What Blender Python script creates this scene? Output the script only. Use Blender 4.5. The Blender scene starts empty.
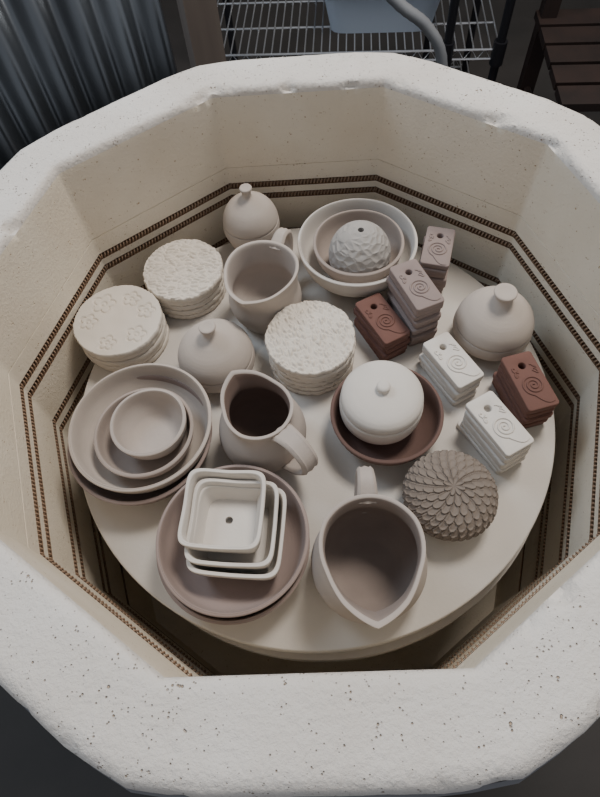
import bpy, math, random
from mathutils import Vector, noise, Matrix
random.seed(3)
# ------------------------------------------------------------------ camera
TH=math.radians(29.54); RO=math.radians(5.95)
CAM=Vector((-.016,-.3936,.693)); FPX=577.0
cd=bpy.data.cameras.new("camera"); cam=bpy.data.objects.new("camera",cd)
bpy.context.collection.objects.link(cam); bpy.context.scene.camera=cam
cd.sensor_fit='VERTICAL'; cd.sensor_height=24; cd.lens=24*FPX/797
cd.clip_start=.01
cam.matrix_world=Matrix.Translation(CAM)@Matrix.Rotation(TH,4,'X')@Matrix.Rotation(-RO,4,'Z')
H=.223; AL=math.radians(-3.82); AP=.36; TB=.078

# ------------------------------------------------------------------ helpers
def link(o,parent=None):
    bpy.context.collection.objects.link(o)
    if parent: o.parent=parent
    return o
def obj_from(name,verts,faces,mats,smooth=True,midx=None,parent=None):
    me=bpy.data.meshes.new(name); me.from_pydata([tuple(v) for v in verts],[],faces)
    for m in (mats if isinstance(mats,list) else [mats]): me.materials.append(m)
    if midx: me.polygons.foreach_set("material_index",midx)
    if smooth: me.polygons.foreach_set("use_smooth",[True]*len(me.polygons))
    me.update()
    if smooth: me.set_sharp_from_angle(angle=math.radians(50))
    return link(bpy.data.objects.new(name,me),parent)
class Acc:
    def __init__(s): s.v=[];s.f=[];s.m=[]
    def add(s,v,f,mi=0,M=None):
        b=len(s.v); s.v+= [ (M@Vector(p)) if M else Vector(p) for p in v]
        s.f+=[tuple(i+b for i in q) for q in f]
        s.m+= mi if isinstance(mi,list) else [mi]*len(f)
    def build(s,name,mats,loc=(0,0,0),rot=0,smooth=True,parent=None):
        o=obj_from(name,s.v,s.f,mats,smooth,s.m,parent); o.location=loc; o.rotation_euler=(0,0,rot); return o
def newmat(name):
    m=bpy.data.materials.new(name); m.use_nodes=True
    nt=m.node_tree; return m,nt,nt.nodes["Principled BSDF"]
def plain(name,c,rough=.6,metal=0):
    m,nt,b=newmat(name); b.inputs["Base Color"].default_value=(*c,1); b.inputs["Roughness"].default_value=rough; b.inputs["Metallic"].default_value=metal
    return m
def noisy(name,c1,c2,scale=20,rough=.9,metal=0,bscale=200,bstr=.3,bdist=.001,stretch=(1,1,1)):
    m,nt,b=newmat(name); N=nt.nodes; L=nt.links
    tc=N.new("ShaderNodeTexCoord"); mp=N.new("ShaderNodeMapping"); mp.inputs["Scale"].default_value=stretch
    L.new(tc.outputs["Object"],mp.inputs[0])
    n1=N.new("ShaderNodeTexNoise"); n1.inputs["Scale"].default_value=scale; n1.inputs["Detail"].default_value=6; L.new(mp.outputs[0],n1.inputs["Vector"])
    r=N.new("ShaderNodeMapRange"); r.inputs[1].default_value=.32; r.inputs[2].default_value=.68; L.new(n1.outputs["Fac"],r.inputs[0])
    mx=N.new("ShaderNodeMix"); mx.data_type='RGBA'; mx.inputs[6].default_value=(*c1,1); mx.inputs[7].default_value=(*c2,1); L.new(r.outputs[0],mx.inputs[0])
    L.new(mx.outputs[2],b.inputs["Base Color"])
    n2=N.new("ShaderNodeTexNoise"); n2.inputs["Scale"].default_value=bscale; n2.inputs["Detail"].default_value=4; L.new(mp.outputs[0],n2.inputs["Vector"])
    bp=N.new("ShaderNodeBump"); bp.inputs["Strength"].default_value=bstr; bp.inputs["Distance"].default_value=bdist
    L.new(n2.outputs["Fac"],bp.inputs["Height"]); L.new(bp.outputs[0],b.inputs["Normal"])
    b.inputs["Roughness"].default_value=rough; b.inputs["Metallic"].default_value=metal
    return m
def clay(name,c,var=.12,rings=.05):
    m=noisy(name,c,tuple(x*(1-var) for x in c),scale=14,rough=.88,bscale=350,bstr=.25,bdist=.0006,stretch=(1,1,2.2))
    nt=m.node_tree; N=nt.nodes; L=nt.links; b=N["Principled BSDF"]
    tc=N.new("ShaderNodeTexCoord")
    w=N.new("ShaderNodeTexWave"); w.wave_type='BANDS'; w.bands_direction='Z'; w.inputs["Scale"].default_value=90; w.inputs["Distortion"].default_value=1.5
    L.new(tc.outputs["Object"],w.inputs["Vector"])
    bp=N.new("ShaderNodeBump"); bp.inputs["Strength"].default_value=rings; bp.inputs["Distance"].default_value=.001
    old=b.inputs["Normal"].links[0].from_socket
    L.new(w.outputs["Fac"],bp.inputs["Height"]); L.new(old,bp.inputs["Normal"]); L.new(bp.outputs[0],b.inputs["Normal"])
    return m
def brick_mat(name,c1,c2,pit,scale,amt=-.45,bstr=.5,nscale=230):
    m,nt,b=newmat(name); N=nt.nodes; L=nt.links
    tc=N.new("ShaderNodeTexCoord")
    n1=N.new("ShaderNodeTexNoise"); n1.inputs["Scale"].default_value=9; n1.inputs["Detail"].default_value=6; L.new(tc.outputs["Object"],n1.inputs["Vector"])
    mx=N.new("ShaderNodeMix"); mx.data_type='RGBA'; mx.inputs[6].default_value=(*c1,1); mx.inputs[7].default_value=(*c2,1)
    cr=N.new("ShaderNodeMapRange"); cr.inputs[1].default_value=.35; cr.inputs[2].default_value=.65
    L.new(n1.outputs["Fac"],cr.inputs[0]); L.new(cr.outputs[0],mx.inputs[0])
    v=N.new("ShaderNodeTexVoronoi"); v.inputs["Scale"].default_value=scale; L.new(tc.outputs["Object"],v.inputs["Vector"])
    n2=N.new("ShaderNodeTexNoise"); n2.inputs["Scale"].default_value=110; n2.inputs["Detail"].default_value=3; L.new(tc.outputs["Object"],n2.inputs["Vector"])
    s=N.new("ShaderNodeMath"); s.operation='MULTIPLY_ADD'; L.new(n2.outputs["Fac"],s.inputs[0]); s.inputs[1].default_value=1.1; s.inputs[2].default_value=amt
    sb=N.new("ShaderNodeMath"); sb.operation='SUBTRACT'; L.new(s.outputs[0],sb.inputs[0]); L.new(v.outputs["Distance"],sb.inputs[1])
    mr=N.new("ShaderNodeMapRange"); mr.inputs[1].default_value=-.02; mr.inputs[2].default_value=.18; L.new(sb.outputs[0],mr.inputs[0])
    mx2=N.new("ShaderNodeMix"); mx2.data_type='RGBA'; L.new(mx.outputs[2],mx2.inputs[6]); mx2.inputs[7].default_value=(*pit,1)
    L.new(mr.outputs[0],mx2.inputs[0]); L.new(mx2.outputs[2],b.inputs["Base Color"])
    inv=N.new("ShaderNodeMath"); inv.operation='MULTIPLY_ADD'; L.new(mr.outputs[0],inv.inputs[0]); inv.inputs[1].default_value=-1
    n3=N.new("ShaderNodeTexNoise"); n3.inputs["Scale"].default_value=nscale; n3.inputs["Detail"].default_value=6; n3.inputs["Roughness"].default_value=.65; L.new(tc.outputs["Object"],n3.inputs["Vector"])
    L.new(n3.outputs["Fac"],inv.inputs[2])
    bp=N.new("ShaderNodeBump"); bp.inputs["Strength"].default_value=bstr; bp.inputs["Distance"].default_value=.0025
    L.new(inv.outputs[0],bp.inputs["Height"]); L.new(bp.outputs[0],b.inputs["Normal"])
    b.inputs["Roughness"].default_value=.95
    return m
def lathe(prof,seg=96,fn=None):
    v=[];f=[];m=len(prof)
    for i in range(seg):
        a=2*math.pi*i/seg
        for r,z in prof:
            if fn: r,z=fn(r,z,a)
            v.append(Vector((r*math.cos(a),r*math.sin(a),z)))
    for i in range(seg):
        j=(i+1)%seg
        for a in range(m-1): f.append((i*m+a,j*m+a,j*m+a+1,i*m+a+1))
    return v,f
def smooth_prof(pts,n=6):
    out=[]
    P=[pts[0]]+list(pts)+[pts[-1]]
    for i in range(1,len(P)-2):
        p0,p1,p2,p3=P[i-1],P[i],P[i+1],P[i+2]
        for k in range(n):
            t=k/n
            out.append(tuple(.5*((2*p1[d])+(-p0[d]+p2[d])*t+(2*p0[d]-5*p1[d]+4*p2[d]-p3[d])*t*t+(-p0[d]+3*p1[d]-3*p2[d]+p3[d])*t**3) for d in range(len(p1))))
    out.append(tuple(pts[-1])); return out
def sweep(path,w,t,wdir,rnd=8):
    v=[];f=[];n=len(path)
    for i,p in enumerate(path):
        p=Vector(p); a=Vector(path[max(i-1,0)]); b=Vector(path[min(i+1,n-1)])
        T=(b-a).normalized(); W=wdir.normalized(); Nn=T.cross(W).normalized()
        ww=w[i] if isinstance(w,list) else w
        for k in range(rnd*2):
            an=2*math.pi*k/(rnd*2); c,s=math.cos(an),math.sin(an)
            sc=abs(c)**.6*(1 if c>=0 else -1); ss=abs(s)**.8*(1 if s>=0 else -1)
            rib=1+.25*math.cos(3*math.pi*sc)
            v.append(p+W*sc*ww/2+Nn*ss*t/2*rib)
    m=rnd*2
    for i in range(n-1):
        for k in range(m): f.append((i*m+k,i*m+(k+1)%m,(i+1)*m+(k+1)%m,(i+1)*m+k))
    f.append(tuple(range(m))); f.append(tuple((n-1)*m+k for k in reversed(range(m))))
    return v,f
def tube(path,r,seg=8):
    v=[];f=[];n=len(path)
    for i,p in enumerate(path):
        p=Vector(p);a=Vector(path[max(i-1,0)]);b=Vector(path[min(i+1,n-1)]);T=(b-a).normalized()
        up=Vector((0,0,1)) if abs(T.z)<.9 else Vector((1,0,0))
        X=T.cross(up).normalized();Y=X.cross(T)
        rr=r[i] if isinstance(r,list) else r
        for k in range(seg):
            an=2*math.pi*k/seg; v.append(p+X*rr*math.cos(an)+Y*rr*math.sin(an))
    for i in range(n-1):
        for k in range(seg): f.append((i*seg+k,i*seg+(k+1)%seg,(i+1)*seg+(k+1)%seg,(i+1)*seg+k))
    f.append(tuple(range(seg))); f.append(tuple((n-1)*seg+k for k in reversed(range(seg))))
    return v,f
def box(x0,x1,y0,y1,z0,z1):
    return [(x0,y0,z0),(x1,y0,z0),(x1,y1,z0),(x0,y1,z0),(x0,y0,z1),(x1,y0,z1),(x1,y1,z1),(x0,y1,z1)],[(0,3,2,1),(4,5,6,7),(0,1,5,4),(1,2,6,5),(2,3,7,6),(3,0,4,7)]

# ------------------------------------------------------------------ materials
M_brick=brick_mat("firebrick_wall",(.75,.66,.525),(.81,.73,.60),(.45,.31,.18),230)
M_rim=brick_mat("firebrick_rim",(.76,.72,.67),(.69,.64,.58),(.47,.35,.25),270,-.44,.95,150)
M_steel=noisy("stainless",(.25,.25,.26),(.18,.18,.19),4,.4,1,40,.05)
M_coil=plain("element_wire",(.33,.22,.145),.6,.1)
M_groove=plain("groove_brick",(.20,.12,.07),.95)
M_shelf=noisy("kiln_wash",(.62,.575,.52),(.55,.51,.46),10,.92,0,250,.2,.0008)
C_white=clay("clay_white",(.67,.625,.57))
C_cream=clay("clay_cream",(.70,.635,.55))
C_gw=clay("clay_grey_white",(.40,.375,.35))
C_grey=clay("clay_grey",(.46,.40,.355))
C_tan=clay("clay_tan",(.38,.315,.275))
C_pink=clay("clay_pinkish",(.31,.24,.215))
C_red=clay("clay_red",(.16,.075,.058),.2)
C_brown=clay("clay_brown",(.15,.088,.072),.2)
C_inner_shade=clay("clay_wet_shaded_inside",(.20,.14,.115),.2)  # wet clay brown, with the pitcher's inner shade mixed into the colour
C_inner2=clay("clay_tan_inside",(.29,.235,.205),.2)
C_dark=clay("clay_slip_dark",(.22,.18,.15),.2)
C_mauve=clay("clay_mauve",(.29,.225,.205),.12)
C_mid=clay("clay_mid",(.50,.435,.38))

# ------------------------------------------------------------------ kiln
nS=44
pro=[(0,-.42,0)]
grooves=[.061,.038,-.040,-.064,-.14,-.164,-.25]
for g in sorted(grooves):
    pro+= [(0,g-.0058,0),(.004,g-.0048,2),(.009,g-.003,2),(.009,g+.003,2),(.004,g+.0048,2),(0,g+.0058,0)]
pro+=[(0,.0950,0),(.0012,.0954,0),(.0012,.0962,0),(0,.0966,0)]
for zz in (.12,.15,.18,.2,H-.012): pro.append((0,zz,0))
pro+=[(.0007,H-.007,1),(.0025,H-.003,1),(.006,H-.0007,1),(.012,H,1)]
for o_ in (.018,.025,.032,.039,.046,.053,.060): pro.append((o_,H,1))
pro+=[(TB-.012,H-.0007,1),(TB-.006,H-.004,1),(TB-.002,H-.010,1),(TB,H-.018,1),(TB,H-.03,1),(TB,H-.06,1)]
verts=[];faces=[];mi=[]
def side_pt(k,t,A,rnd=False):
    a=AL+math.radians(18+36*k); T=math.tan(math.radians(18))
    p=Vector((math.cos(a)*A-math.sin(a)*t*A*T, math.sin(a)*A+math.cos(a)*t*A*T))
    if rnd and A>AP+.03:
        l=p.length; lim=A*1.018
        if l>lim: p*= (lim+(l-lim)*.45)/l
    return p
cols=[(k,-1+2*i/nS) for k in range(10) for i in range(nS)]
for (k,t) in cols:
    for (o_,z_,kd) in pro:
        p=side_pt(k,t,AP+o_,True); q=Vector((p.x,p.y,z_))
        if kd==1:
            n=noise.noise(q*22)*.5+noise.noise(q*60)*.35+noise.noise(q*150)*.35
            edge=1.0 if (o_<.012 or o_>TB-.012) else .35
            cen=Vector((p.x,p.y)).normalized()
            d=n*.0030*edge
            ch=max(0,noise.noise(q*38+Vector((7,3,1)))-.33)*.02*(1 if edge==1 else 0)
            q.z-=ch*.8; q.z+= d*.6
            sg=1 if o_<.012 else -1
            if edge==1: q.x+=sg*cen.x*(ch*.6+d*.5); q.y+=sg*cen.y*(ch*.6+d*.5)
        verts.append(q)
m=len(pro);n=len(cols)
for i in range(n):
    j=(i+1)%n
    for a in range(m-1):
        faces.append((i*m+a,j*m+a,j*m+a+1,i*m+a+1))
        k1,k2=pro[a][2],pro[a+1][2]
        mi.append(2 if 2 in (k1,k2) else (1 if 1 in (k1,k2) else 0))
kiln=link(bpy.data.objects.new("electric_kiln",None))
obj_from("brick_ring",verts,faces,[M_brick,M_rim,M_groove],True,mi,kiln)
vs=[];fs=[]
jc=[(k,-1+2*i/8) for k in range(10) for i in range(8)]
for k,t in jc:
    for (A,z_) in ((AP+TB+.001,H-.035),(AP+TB+.004,H-.035),(AP+TB+.004,-.48),(AP+TB-.02,-.48)):
        p=side_pt(k,t,A,True); vs.append((p.x,p.y,z_))
for k in range(len(jc)):
    j=(k+1)%len(jc)
    for a in range(3): fs.append((k*4+a,k*4+a+1,j*4+a+1,j*4+a))
obj_from("steel_jacket",vs,fs,M_steel,False,None,kiln)
a=Acc()
v=[(*side_pt(k,-1,AP+.05),-.415) for k in range(10)]+[(*side_pt(k,-1,AP+.05),-.48) for k in range(10)]
f=[tuple(range(10)),tuple(reversed(range(10,20)))]+[(k,10+k,10+(k+1)%10,(k+1)%10) for k in range(10)]
a.add(v,f); a.build("kiln_floor_slab",[M_brick],smooth=False,parent=kiln)
a=Acc()
for k in range(5):
    an=math.radians(72*k+20)
    v,f=lathe([(.0001,-.75),(.02,-.75),(.02,-.48),(.0001,-.48)],16)
    a.add(v,f,0,Matrix.Translation((.36*math.cos(an),.36*math.sin(an),0)))
a.build("stand_legs",[M_steel],parent=kiln)
for g in grooves[:6]:
    pts=[];turns=44
    for k in range(10):
        for i in range(turns*8):
            t=-1+2*i/(turns*8); p=side_pt(k,t,AP+.0025); an=AL+math.radians(18+36*k)
            w=2*math.pi*i/8; r=.0036
            pts.append((p.x+math.cos(an)*r*math.cos(w),p.y+math.sin(an)*r*math.cos(w),g+r*math.sin(w)))
    cu=bpy.data.curves.new("heating_coil",'CURVE'); cu.dimensions='3D'; sp=cu.splines.new('POLY'); sp.points.add(len(pts)-1)
    for q,p in zip(sp.points,pts): q.co=(*p,1)
    sp.use_cyclic_u=True; cu.bevel_depth=.0011; cu.bevel_resolution=1; cu.materials.append(M_coil)
    link(bpy.data.objects.new("heating_coil",cu),kiln)
# shelves + posts
v,f=lathe([(.0001,-.025),(.322,-.025),(.324,-.023),(.324,-.002),(.322,0),(.0001,0)],160); obj_from("kiln_shelf",v,f,M_shelf)
v,f=lathe([(.0001,-.085),(.324,-.085),(.324,-.060),(.0001,-.060)],160); o=obj_from("kiln_shelf",v,f,M_shelf); o.location=(.006,-.004,0)
for k in range(3):
    an=math.radians(120*k+30)
    for z0,z1 in ((-.06,-.025),(-.415,-.085)):
        a=Acc(); v,f=box(-.018,.018,-.018,.018,z0,z1); a.add(v,f); a.build("kiln_post",[M_brick],(.24*math.cos(an),.24*math.sin(an),0),an,False)

# ------------------------------------------------------------------ pottery
def bowl(name,R,h,mat,loc,foot=.5,th=.0045,seg=128,wob=.004,ph=0):
    Rf=R*foot
    pts=[(.0001,.002),(Rf*.8,.002),(Rf*.86,0),(Rf,0),(Rf*1.06,.004),(R*.80,h*.30),(R*.935,h*.60),(R*.995,h*.93),(R,h-.0008),(R-th*.5,h+.0004),(R-th,h-.0008),(R*.935-th,h*.62),(R*.79-th,h*.33+.001),(Rf*.95,.008),(Rf*.5,.0058),(.0001,.0055)]
    pr=pts[:5]+smooth_prof(pts[4:],5)[1:]
    def fn(r,z,a): 
        k=1+wob*math.sin(2*a+ph)*(z/h); return r*k,z+ (z/h)*.0006*math.sin(3*a+ph*2)
    v,f=lathe(pr,seg,fn); a=Acc(); a.add(v,f); return a.build(name,[mat],loc)
def jar(name,R,mat,loc,hs=1.0,knob=1,kr=.25,lift=0):
    z=lambda q:q*hs+lift
    body=[(.0001,.001),(R*.56,0),(R*.64,.001),(R*.80,.010+lift*.4),(R*.95,z(.020)),(R*1.0,z(.030)),(R*.985,z(.040)),(R*.972,z(.0425)),(R*.935,z(.0435))]
    lid=[(R*.935,z(.0445)),(R*.968,z(.0455)),(R*.955,z(.051)),(R*.87,z(.0625)),(R*.70,z(.0745)),(R*.49,z(.083)),(R*.34,z(.088))]
    kn=[(R*kr,z(.093)),(R*kr*.8,z(.0985)),(R*kr*.86,z(.1035)),(R*kr*1.1,z(.108)),(R*kr*1.05,z(.1108)),(R*kr*.8,z(.1115)),(R*kr*.4,z(.1108)),(.0001,z(.1105))]
    if knob==0:
        body=[(.0001,.001),(R*.56,0),(R*.64,.001),(R*.82,.009),(R*.96,.021),(R*1.0,.034),(R*.995,.044),(R*.975,.047),(R*.93,.048)]
        lid=[(R*.93,.049),(R*.97,.050),(R*.975,.053),(R*.94,.060),(R*.80,.0665),(R*.55,.0705),(R*.28,.0720)]
        kn=[(R*.17,.0735),(R*.15,.0765),(R*.16,.0795),(R*.12,.0818),(R*.05,.0825),(.0001,.0825)]
    pr=smooth_prof(body,4)+smooth_prof(lid+kn,4)
    v,f=lathe(pr,96,lambda r,zz,a:(r*(1+.005*math.sin(2*a)),zz)); a=Acc(); a.add(v,f); return a.build(name,[mat],loc)
def pitcher(name,mat,loc,spout,handle,R=.060,h=.105,rim=.052,base=.045,A=.34,hout=.036,hw=.020,neck=.047,mat2=None,ex=1.4,wd=66):
    th=.0045
    outer=[(base,0),(base*1.05,.004),(R*.97,h*.25),(R,h*.42),(R*.93,h*.62),(neck,h*.80),(rim*.97,h*.94),(rim,h)]
    inner=[(rim-th*.5,h+.0008),(rim-th,h-.0005),(rim*.97-th,h*.94),(neck-th,h*.80),(R*.93-th,h*.62),(R-th,h*.42),(R*.95-th,h*.25),(base*.8,.008),(base*.4,.006),(.0001,.006)]
    pr=[(.0001,.001),(base*.9,.001)]+smooth_prof(outer+inner,5)
    w=math.radians(wd)
    def fn(r,z,a):
        t=max(0,(z/h-.42)/.58)
        d=(a-spout+math.pi)%(2*math.pi)-math.pi
        if r>.02:
            if abs(d)<w:
                u=1-abs(d)/w; b=u**ex
                r=r*(1+A*b*t**1.7); z=z+.008*b*t**3
            r*=1-.04*t*max(0,math.cos(2*(abs(d)-math.radians(75))))
        return r,z
    v,f=lathe(pr,160,fn); a=Acc()
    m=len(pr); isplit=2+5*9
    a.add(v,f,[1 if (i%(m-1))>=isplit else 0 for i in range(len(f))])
    rr=rim*.97
    P=smooth_prof([(rr-.004,h*.90),(rr+.006,h*.965),(rr+hout*.55,h*1.0),(rr+hout*.95,h*.88),(rr+hout,h*.68),(rr+hout*.7,h*.46),(R*.96,h*.30)],6)
    ca,sa=math.cos(handle),math.sin(handle)
    path=[(r*ca,r*sa,z) for r,z in P]; n=len(path)
    wl=[hw*(1.15-.3*math.sin(math.pi*i/(n-1))) for i in range(n)]
    v,f=sweep(path,wl,.0075,Vector((-sa,ca,0)),12); a.add(v,f,0)
    return a.build(name,[mat,mat2 or mat],loc)
def petal_h(r,th,Rm,rings=6,inner=6,step=5.0):
    best=0
    u=r/Rm*rings
    for k in (int(u),int(u)+1):
        n=max(inner,int(inner+k*step)); off=.5*(k%2)
        c=(th/(2*math.pi)*n+off)%1-.5
        tip=(k+1.0)-abs(c)**2*2.2
        x=tip-u
        if 0<=x<1.25:
            groove=1-math.exp(-((abs(c)-.5)**2)/.006)
            edge=math.exp(-(x-.12)**2/.014)
            sidee=math.exp(-((abs(c)-.36)**2)/.006)
            hollow=.25+.35*(1-min(x,1))
            best=max(hollow+.55*edge,.35*sidee+hollow)*groove
            if x<.05: best*=x/.05
            break
    return best
def cells(p,s):
    d,_=noise.voronoi(p*s); return d[1]-d[0]
def coaster_stack(name,R,h,n,mat,loc,kind,seed):
    a=Acc(); rnd=random.Random(seed); t=h/n
    for i in range(n):
        dx,dy=rnd.uniform(-.0012,.0012),rnd.uniform(-.0012,.0012); r0=R*rnd.uniform(.975,1.0) if i<n-1 else R
        z0=i*t; top=(i==n-1)
        pr=[(.0001,z0),(r0*.95,z0),(r0*.985,z0+t*.12),(r0,z0+t*.4),(r0,z0+t*.75),(r0*.985,z0+t*.95)]
        if top:
            N=76; pr+=[(r0*.975*(1-k/N)+.0001,z0+t) for k in range(N+1)]; seg=300
        else: pr+=[(r0*.9,z0+t*.99),(.0001,z0+t*.99)]; seg=128
        def fn(r,z,an,i=i,z0=z0,top=top,r0=r0):
            x,y=r*math.cos(an),r*math.sin(an)
            if r>r0*.97:
                r+=.0011*noise.noise(Vector((math.cos(an)*6,math.sin(an)*6,i*3.1+seed)))+.0007*noise.noise(Vector((math.cos(an)*22,math.sin(an)*22,i*2.1)))
                if kind!='B' : r-=.0024*max(0,noise.noise(Vector((math.cos(an)*14,math.sin(an)*14,i*5.1+seed))))
            if top and z>=z0+t*.94:
                fade=min(1,(r0-r)/.004+.2)
                if kind=='A':
                    q=Vector((x+.005*noise.noise(Vector((x*60,y*60,1))),y*1.9+.005*noise.noise(Vector((x*60,y*60,9))),seed)); c=cells(q,82)
                    z+=fade*(.0028*min(1,c*2.4)-.0018)
                elif kind=='C':
                    q=Vector((x*1.7+y*.5,y*.9-x*.2,seed))+Vector((.004*noise.noise(Vector((x*40,y*40,2))),0,0)); c=cells(q,112)
                    z+=fade*(.0034*min(1,c*1.6)-.002)
                else:
                    best=0
                    for (fx,fy,fr) in ((-.022,.030,.017),(.018,.034,.013),(.040,.010,.013),(-.042,.0,.013),(-.012,-.040,.012),(.028,-.030,.014)):
                        dx_,dy_=x-fx,y-fy; rr_=math.hypot(dx_,dy_); aa=math.atan2(dy_,dx_)
                        if rr_<fr*1.3:
                            b_=fr*(.62+.38*abs(math.cos(2.5*aa)))
                            best=max(best,math.exp(-((rr_-b_)/.0014)**2),.8*math.exp(-((rr_-fr*.22)/.0014)**2))
                    z+=fade*(-.0024*best+.0009*noise.noise(Vector((x*50,y*50,0))))
            return r,z
        v,f=lathe(pr,seg,fn); a.add(v,f,0,Matrix.Translation((dx,dy,0)))
    return a.build(name,[mat],loc)
def tag_plate(L,W,t,holeR=.0048,hy=None):
    hy=L*.27 if hy is None else hy
    poly=[];rc=.004
    for (cx,cy,a0) in ((W/2-rc,L/2-rc,0),(-W/2+rc,L/2-rc,90),(-W/2+rc,-L/2+rc,180),(W/2-rc,-L/2+rc,270)):
        for k in range(5):
            an=math.radians(a0+k*22.5); poly.append(Vector((cx+rc*math.cos(an),cy+rc*math.sin(an))))
    c=Vector((0,hy)); ring=[]
    angs=sorted(set([round(math.atan2(p.y-c.y,p.x-c.x)%(2*math.pi),6) for p in poly]+[2*math.pi*k/24 for k in range(24)]))
    for an in angs:
        d=Vector((math.cos(an),math.sin(an))); best=None
        for i in range(len(poly)):
            p,q=poly[i],poly[(i+1)%len(poly)]; e=q-p
            den=d.x*e.y-d.y*e.x
            if abs(den)<1e-12: continue
            w=p-c; s=(w.x*e.y-w.y*e.x)/den; u=(w.x*d.y-w.y*d.x)/den
            if s>0 and -1e-6<=u<=1+1e-6 and (best is None or s<best): best=s
        ring.append((d,best))
    bv=.0012; v=[];f=[];m=8
    for d,s in ring:
        for (r,z) in ((holeR,0),(s-bv,0),(s,bv),(s,t-bv),(s-bv*.4,t-bv*.3),(s-bv*1.3,t),(holeR+.0008,t),(holeR,t-.0008)):
            p=c+d*r; v.append(Vector((p.x,p.y,z)))
    n=len(ring)
    for i in range(n):
        j=(i+1)%n
        for k in range(m): f.append((i*m+k,j*m+k,j*m+(k+1)%m,i*m+(k+1)%m))
    return v,f
def tag_stack(name,h,mat,loc,rot,L=.082,W=.041,seed=0):
    a=Acc(); rnd=random.Random(seed); n=max(3,round(h/.0092)); t=h/n
    for i in range(n):
        last=i==n-1
        M=Matrix.Translation((0 if last else rnd.uniform(-.0022,.0022),0 if last else rnd.uniform(-.0025,.0025),i*t))@Matrix.Rotation(0 if last else rnd.uniform(-.04,.04),4,'Z')
        v,f=tag_plate(L*(1 if last else rnd.uniform(.97,1.01)),W*(1 if last else rnd.uniform(.96,1.02)),t-.0003); a.add(v,f,0,M)
    z=h+.0001; c=Vector((.001,-L*.10))
    P=[]
    for k in range(80):
        an=k/79*2*math.pi*2.6; r=.001+.0135*(k/79)
        P.append((c.x+r*math.cos(an+.6),c.y+r*math.sin(an+.6),z))
    v,f=tube(P,.0013,6); a.add(v,f)
    e=Vector(P[-1]); Q=[]
    for k in range(14): 
        u=k/13; Q.append((e.x-(.020*u)*(1 if e.x>0 else -1),e.y-.013*u-.006*math.sin(u*3.14),z))
    v,f=tube(Q,[.0013-.0006*k/13 for k in range(14)],6); a.add(v,f)
    for sx in (-1,1):
        for kk in range(2):
            Q=[(sx*(.009+.006*math.sin(u*.25+kk*.4)),L*(.13)+kk*.007+.0035*math.cos(u*.5+sx),z) for u in range(12)]
            v,f=tube(Q,.0010,6); a.add(v,f)
    return a.build(name,[mat],loc,rot)
def petal_jar(name,R,mat,loc,hgt,hole=False,seam=.45,rings=6,inner=6,amp=.0026,step=5.0):
    body=[(.0001,.001),(R*.62,0),(R*.7,.003),(R*.9,hgt*seam*.4),(R*.985,hgt*seam*.8),(R*.975,hgt*seam-.002),(R*.94,hgt*seam)]
    v,f=lathe(smooth_prof(body,4),96); a=Acc(); a.add(v,f)
    N=100
    hr=.0045 if hole else .0001
    lidpts=[]
    for k in range(N+1):
        u=k/N; ang=u*math.pi/2
        r=hr+(R-hr)*math.sin(ang)**(1.0 if hole else .95); z=hgt*seam+.001+(hgt*(1-seam))*math.cos(ang)**(1.0 if hole else .8)
        lidpts.append((r,z,u))
    v=[];seg=330
    prof=[(hr,hgt-.012,-1)]+lidpts if hole else lidpts
    prof=prof+[(R*.94,hgt*seam,-1)]
    m=len(prof)
    for i in range(seg):
        an=2*math.pi*i/seg
        for (r,z,u) in prof:
            d=0
            if u>=0:
                if hole:
                    q=Vector((u*1.2,math.cos(an)*max(u,.2),math.sin(an)*max(u,.2)))
                    c=cells(q,4.6); d=-amp*(min(1,c*1.5))*min(1,u*8)
                else: d=amp*petal_h(u,an+u*.5,1.0,rings,inner,step)*min(1,u*8)
            ang=max(u,0)*math.pi/2
            rr=r+d*math.sin(ang); zz=z+d*math.cos(ang)
            v.append(Vector((rr*math.cos(an),rr*math.sin(an),zz)))
    f=[(i*m+k,((i+1)%seg)*m+k,((i+1)%seg)*m+k+1,i*m+k+1) for i in range(seg) for k in range(m-1)]
    a.add(v,f); return a.build(name,[mat],loc)
def square_planter(name,S,h,mat,loc,rot,th=.0045,hole=.0045):
    prof=[(hole,.0),(S*.72,.0),(S*.80,.003),(S*.90,h*.35),(S*.965,h*.7),(S,h-.001),(S-th*.5,h+.0004),(S-th,h-.001),(S*.955-th,h*.7),(S*.88-th,h*.4),(S*.80-th,.011),(S*.70,.0065),(S*.4,.0055),(hole,.0055),(hole,0)]
    pr=prof[:2]+smooth_prof(prof[1:12],5)[1:]+prof[12:]
    v=[];f=[];seg=160;m=len(pr)
    for i in range(seg):
        an=2*math.pi*i/seg; c,s=math.cos(an),math.sin(an); e=7
        k=(abs(c)**e+abs(s)**e)**(-1/e)
        for r,z in pr:
            b=min(1,max(0,(r-hole)/(S*.5)))
            kk=1+(k-1)*b
            sag=.0018*(z/h)*math.cos(4*an)*-1
            v.append(Vector((r*kk*c,r*kk*s,z+ (sag if z>h*.5 else 0))))
    for i in range(seg):
        j=(i+1)%seg
        for a_ in range(m-1): f.append((i*m+a_,j*m+a_,j*m+a_+1,i*m+a_+1))
    a=Acc(); a.add(v,f); return a.build(name,[mat],loc,rot)

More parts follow.
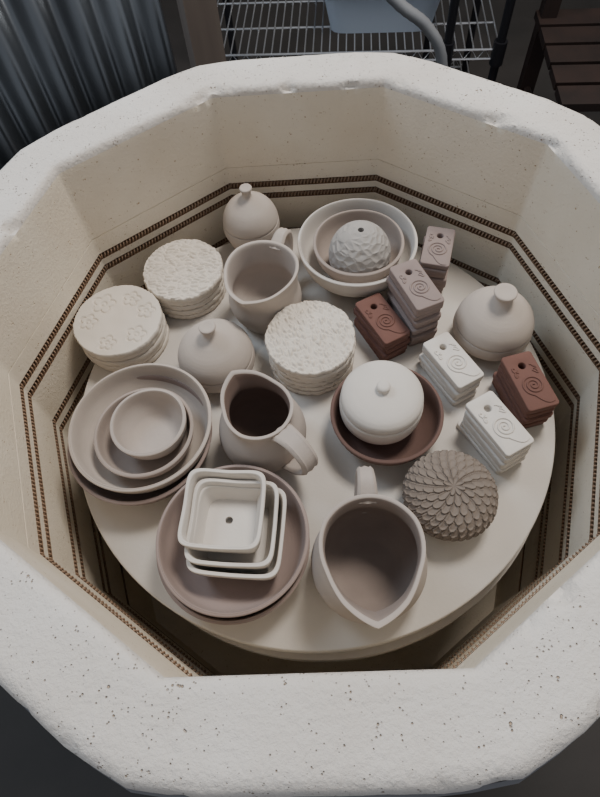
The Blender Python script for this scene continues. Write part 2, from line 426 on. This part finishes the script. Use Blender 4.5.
D=math.radians
jar("lidded_jar",.044,C_mid,(-.063,.290,0),.90,kr=.19,lift=.020)
coaster_stack("textured_coaster_stack",.060,.052,5,C_cream,(-.170,.213,0),'A',1)
coaster_stack("textured_coaster_stack",.063,.050,5,C_cream,(-.262,.131,0),'B',2)
pitcher("pouring_pitcher",C_mid,(-.051,.155,0),D(-113),D(62),R=.053,h=.095,rim=.053,neck=.050,base=.042,A=.34,mat2=C_grey,ex=1.7)
jar("lidded_jar",.053,C_mid,(-.125,.061,0),.92,kr=.19)
coaster_stack("textured_coaster_stack",.061,.060,6,C_cream,(.007,.060,0),'C',3)
bowl("serving_bowl",.088,.065,C_white,(.092,.219,0),.5)
bowl("serving_bowl",.067,.052,C_tan,(.094,.219,.010),.5)
petal_jar("carved_shaker_jar",.046,C_gw,(.094,.205,.017),.080,True,.4,amp=.0022)
tag_stack("clay_tag_stack",.068,C_mauve,(.205,.189,0),D(-20),L=.074,seed=1)
tag_stack("clay_tag_stack",.09,C_mauve,(.155,.1055,0),D(17.5),seed=2)
tag_stack("clay_tag_stack",.048,C_red,(.109,.087,0),D(23),seed=3)
tag_stack("clay_tag_stack",.048,C_white,(.190,.008,0),D(24),seed=4)
tag_stack("clay_tag_stack",.060,C_white,(.221,-.096,0),D(24),seed=5)
tag_stack("clay_tag_stack",.061,C_red,(.273,-.043,0),D(10),seed=6)
jar("lidded_jar",.054,C_mid,(.261,.066,0),.93)
bowl("serving_bowl",.071,.047,C_brown,(.091,-.059,0),.55)
jar("lidded_jar",.053,C_white,(.086,-.046,.009),1,0)
petal_jar("carved_lid_jar",.053,C_dark,(.148,-.172,0),.064,False,.5,rings=7,inner=8)
pitcher("pouring_pitcher",C_grey,(-.067,-.063,0),D(120),D(-52),R=.055,h=.10,rim=.043,neck=.041,base=.042,A=.3,hw=.028,hout=.046,mat2=C_inner_shade)
bowl("serving_bowl",.091,.05,C_pink,(-.221,-.058,0),.5,ph=1)
bowl("serving_bowl",.089,.056,C_mid,(-.216,-.051,.012),.5)
bowl("serving_bowl",.062,.042,C_tan,(-.213,-.058,.020),.5)
bowl("serving_bowl",.047,.045,C_grey,(-.205,-.051,.027),.55)
bowl("serving_bowl",.087,.046,C_pink,(-.109,-.206,0),.5,ph=2)
bowl("serving_bowl",.086,.050,C_pink,(-.107,-.202,.012),.5)
square_planter("square_planter",.052,.050,C_white,(-.100,-.197,.018),D(-10))
square_planter("square_planter",.049,.050,C_white,(-.104,-.190,.026),D(-9))
square_planter("square_planter",.0455,.050,C_white,(-.113,-.177,.036),D(-9))
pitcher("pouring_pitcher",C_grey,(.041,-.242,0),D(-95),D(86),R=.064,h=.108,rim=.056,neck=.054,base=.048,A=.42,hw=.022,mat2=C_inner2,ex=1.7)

# ------------------------------------------------------------------ surroundings
M_floor=noisy("concrete_floor",(.030,.027,.024),(.05,.044,.040),3,.7,0,30,.2,.004)
M_wallb=noisy("dark_wall",(.03,.028,.028),(.05,.045,.042),2,.9)
M_galv=noisy("galvanised_sheet",(.26,.28,.30),(.08,.085,.095),5,.33,.95,60,.1,.002,(1,1,.25))
M_chrome=plain("chrome_wire",(.65,.66,.68),.3,.8)
M_black=plain("black_post",(.02,.02,.024),.35,.3)
M_wood=noisy("dark_wood",(.028,.014,.010),(.014,.008,.006),12,.6,0,60,.2,.001,(1,1,.1))
M_beam=noisy("weathered_post",(.23,.19,.16),(.15,.12,.10),10,.8,0,60,.2,.001,(1,1,.1))
a=Acc(); v,f=box(-4,4,-3,4,-.80,-.75); a.add(v,f); a.build("floor",[M_floor],smooth=False)
a=Acc(); v,f=box(-4,4,3.2,3.3,-.75,2.0); a.add(v,f); a.build("wall_back",[M_wallb],smooth=False)
A0=Vector((-1.15,.42));A1=Vector((-.235,1.03)); d=(A1-A0); Ln=d.length; d.normalize(); nn=Vector((-d.y,d.x))
v=[];f=[];PT=.085;N=int(Ln/PT*16)
for i in range(N+1):
    s=Ln*i/N; w=.017*math.sin(2*math.pi*s/PT); p=A0+d*s+nn*w
    for z_ in (-.75,.34): v.append((p.x,p.y,z_))
for i in range(N): f.append((2*i,2*i+2,2*i+3,2*i+1))
o=obj_from("corrugated_metal_sheet",v,f,M_galv); so=o.modifiers.new("t",'SOLIDIFY'); so.thickness=.001
a=Acc(); v,f=box(-.04,.04,-.04,.04,-.75,.5); a.add(v,f); a.build("wooden_post",[M_beam],(-.165,1.14,0),.3,False)
rk=Acc(); W_,Dp=.92,.46
for z_ in (-.36,-.66):
    for i in range(int(W_/.026)+1):
        x=i*W_/int(W_/.026); v,f=tube([(x,0,z_),(x,Dp,z_)],.0024,6); rk.add(v,f,0)
    for y in (0,.15,.31,Dp):
        v,f=tube([(0,y,z_-.005),(W_,y,z_-.005)],.0035,6); rk.add(v,f,0)
    for y in (0,Dp):
        v,f=tube([(0,y,z_-.034),(W_,y,z_-.034)],.0035,6); rk.add(v,f,0)
        nz=44; v,f=tube([(W_*k/nz,y,z_-.004-.03*(k%2)) for k in range(nz+1)],.002,5); rk.add(v,f,0)
for x,y in ((0,0),(.76,0),(W_,0),(0,Dp),(.76,Dp),(W_,Dp)):
    v,f=tube([(x,y,-.75),(x,y,.9)],.0135,14); rk.add(v,f,1)
    v,f=tube([(x,y,-.41),(x,y,-.34)],.021,14); rk.add(v,f,1)
rk.build("wire_shelving_rack",[M_chrome,M_black],(-.20,1.50,0),D(-8))
M_bin=plain("bin_plastic",(.46,.52,.60),.35)
def rectloft(prof,ax,ay):
    v=[];f=[];seg=64
    for i in range(seg):
        an=2*math.pi*i/seg; c,s=math.cos(an),math.sin(an); k=(abs(c)**8+abs(s)**8)**(-1/8)
        for r,z in prof: v.append((r*k*c*ax,r*k*s*ay,z))
    m=len(prof)
    for i in range(seg):
        j=(i+1)%seg
        for q in range(m-1): f.append((i*m+q,j*m+q,j*m+q+1,i*m+q+1))
    f.append(tuple(i*m for i in range(seg))); f.append(tuple(i*m+m-1 for i in reversed(range(seg)))); return v,f
bn=Acc(); v,f=rectloft([(.13,.0),(.15,.12),(.16,.125),(.16,.135),(.145,.135),(.126,.006)],1.25,.9); bn.add(v,f); bn.build("storage_bin",[M_bin],(.38,1.63,-.357),D(-8))
M_duct=noisy("duct_grey",(.36,.37,.38),(.28,.29,.31),8,.5,.3)
P=smooth_prof([(.10,1.28,.22),(.22,1.25,.0),(.341,1.22,-.12),(.43,1.215,-.19),(.487,1.215,-.29),(.505,1.22,-.5),(.51,1.24,-.74)],10)
v,f=tube(P,[.015+.0010*(i%2) for i in range(len(P))],14); obj_from("vent_hose",v,f,M_duct)
ch=Acc(); 
for x,y,zt in ((0,0,-.28),(.40,0,-.28),(0,.40,.35),(.40,.40,.35)):
    v,f=box(x-.022,x+.022,y-.022,y+.022,-.75,zt); ch.add(v,f)
for (p,q) in (((0,0,-.55),(.4,0,-.55)),((0,0,-.5),(0,.4,-.5)),((.4,0,-.5),(.4,.4,-.5)),((0,.4,.3),(.4,.4,.3)),((0,.4,.1),(.4,.4,.1))):
    v,f=tube([p,q],.013,10); ch.add(v,f)
for q in range(5):
    v,f=box(-.03,.43,-.03+q*.094,.05+q*.094,-.30,-.278); ch.add(v,f)
ch.build("wooden_chair",[M_wood],(.78,.98,0),D(-8),False)
M_card=noisy("brown_board",(.16,.06,.045),(.11,.045,.035),6,.8)
a=Acc(); v,f=box(-.09,.09,-.10,.10,-.75,-.60); a.add(v,f); a.build("brown_cardboard_box",[M_card],(.64,1.24,0),D(-8),False)

# ------------------------------------------------------------------ light
w=bpy.data.worlds.new("w"); bpy.context.scene.world=w; w.use_nodes=True
w.node_tree.nodes["Background"].inputs[0].default_value=(.88,.92,1,1); w.node_tree.nodes["Background"].inputs[1].default_value=.36
def area(name,loc,tgt,size,e,c):
    l=bpy.data.lights.new(name,'AREA'); l.size=size; l.energy=e; l.color=c
    o=link(bpy.data.objects.new(name,l)); o.location=loc
    o.rotation_euler=(Vector(tgt)-Vector(loc)).to_track_quat('-Z','Y').to_euler()
area("window_light",(.75,.8,2.3),(0,0,.1),.6,54,(1,.93,.85))
area("skylight",(-1.2,.9,1.7),(0,0,.1),.7,18,(.68,.83,1))
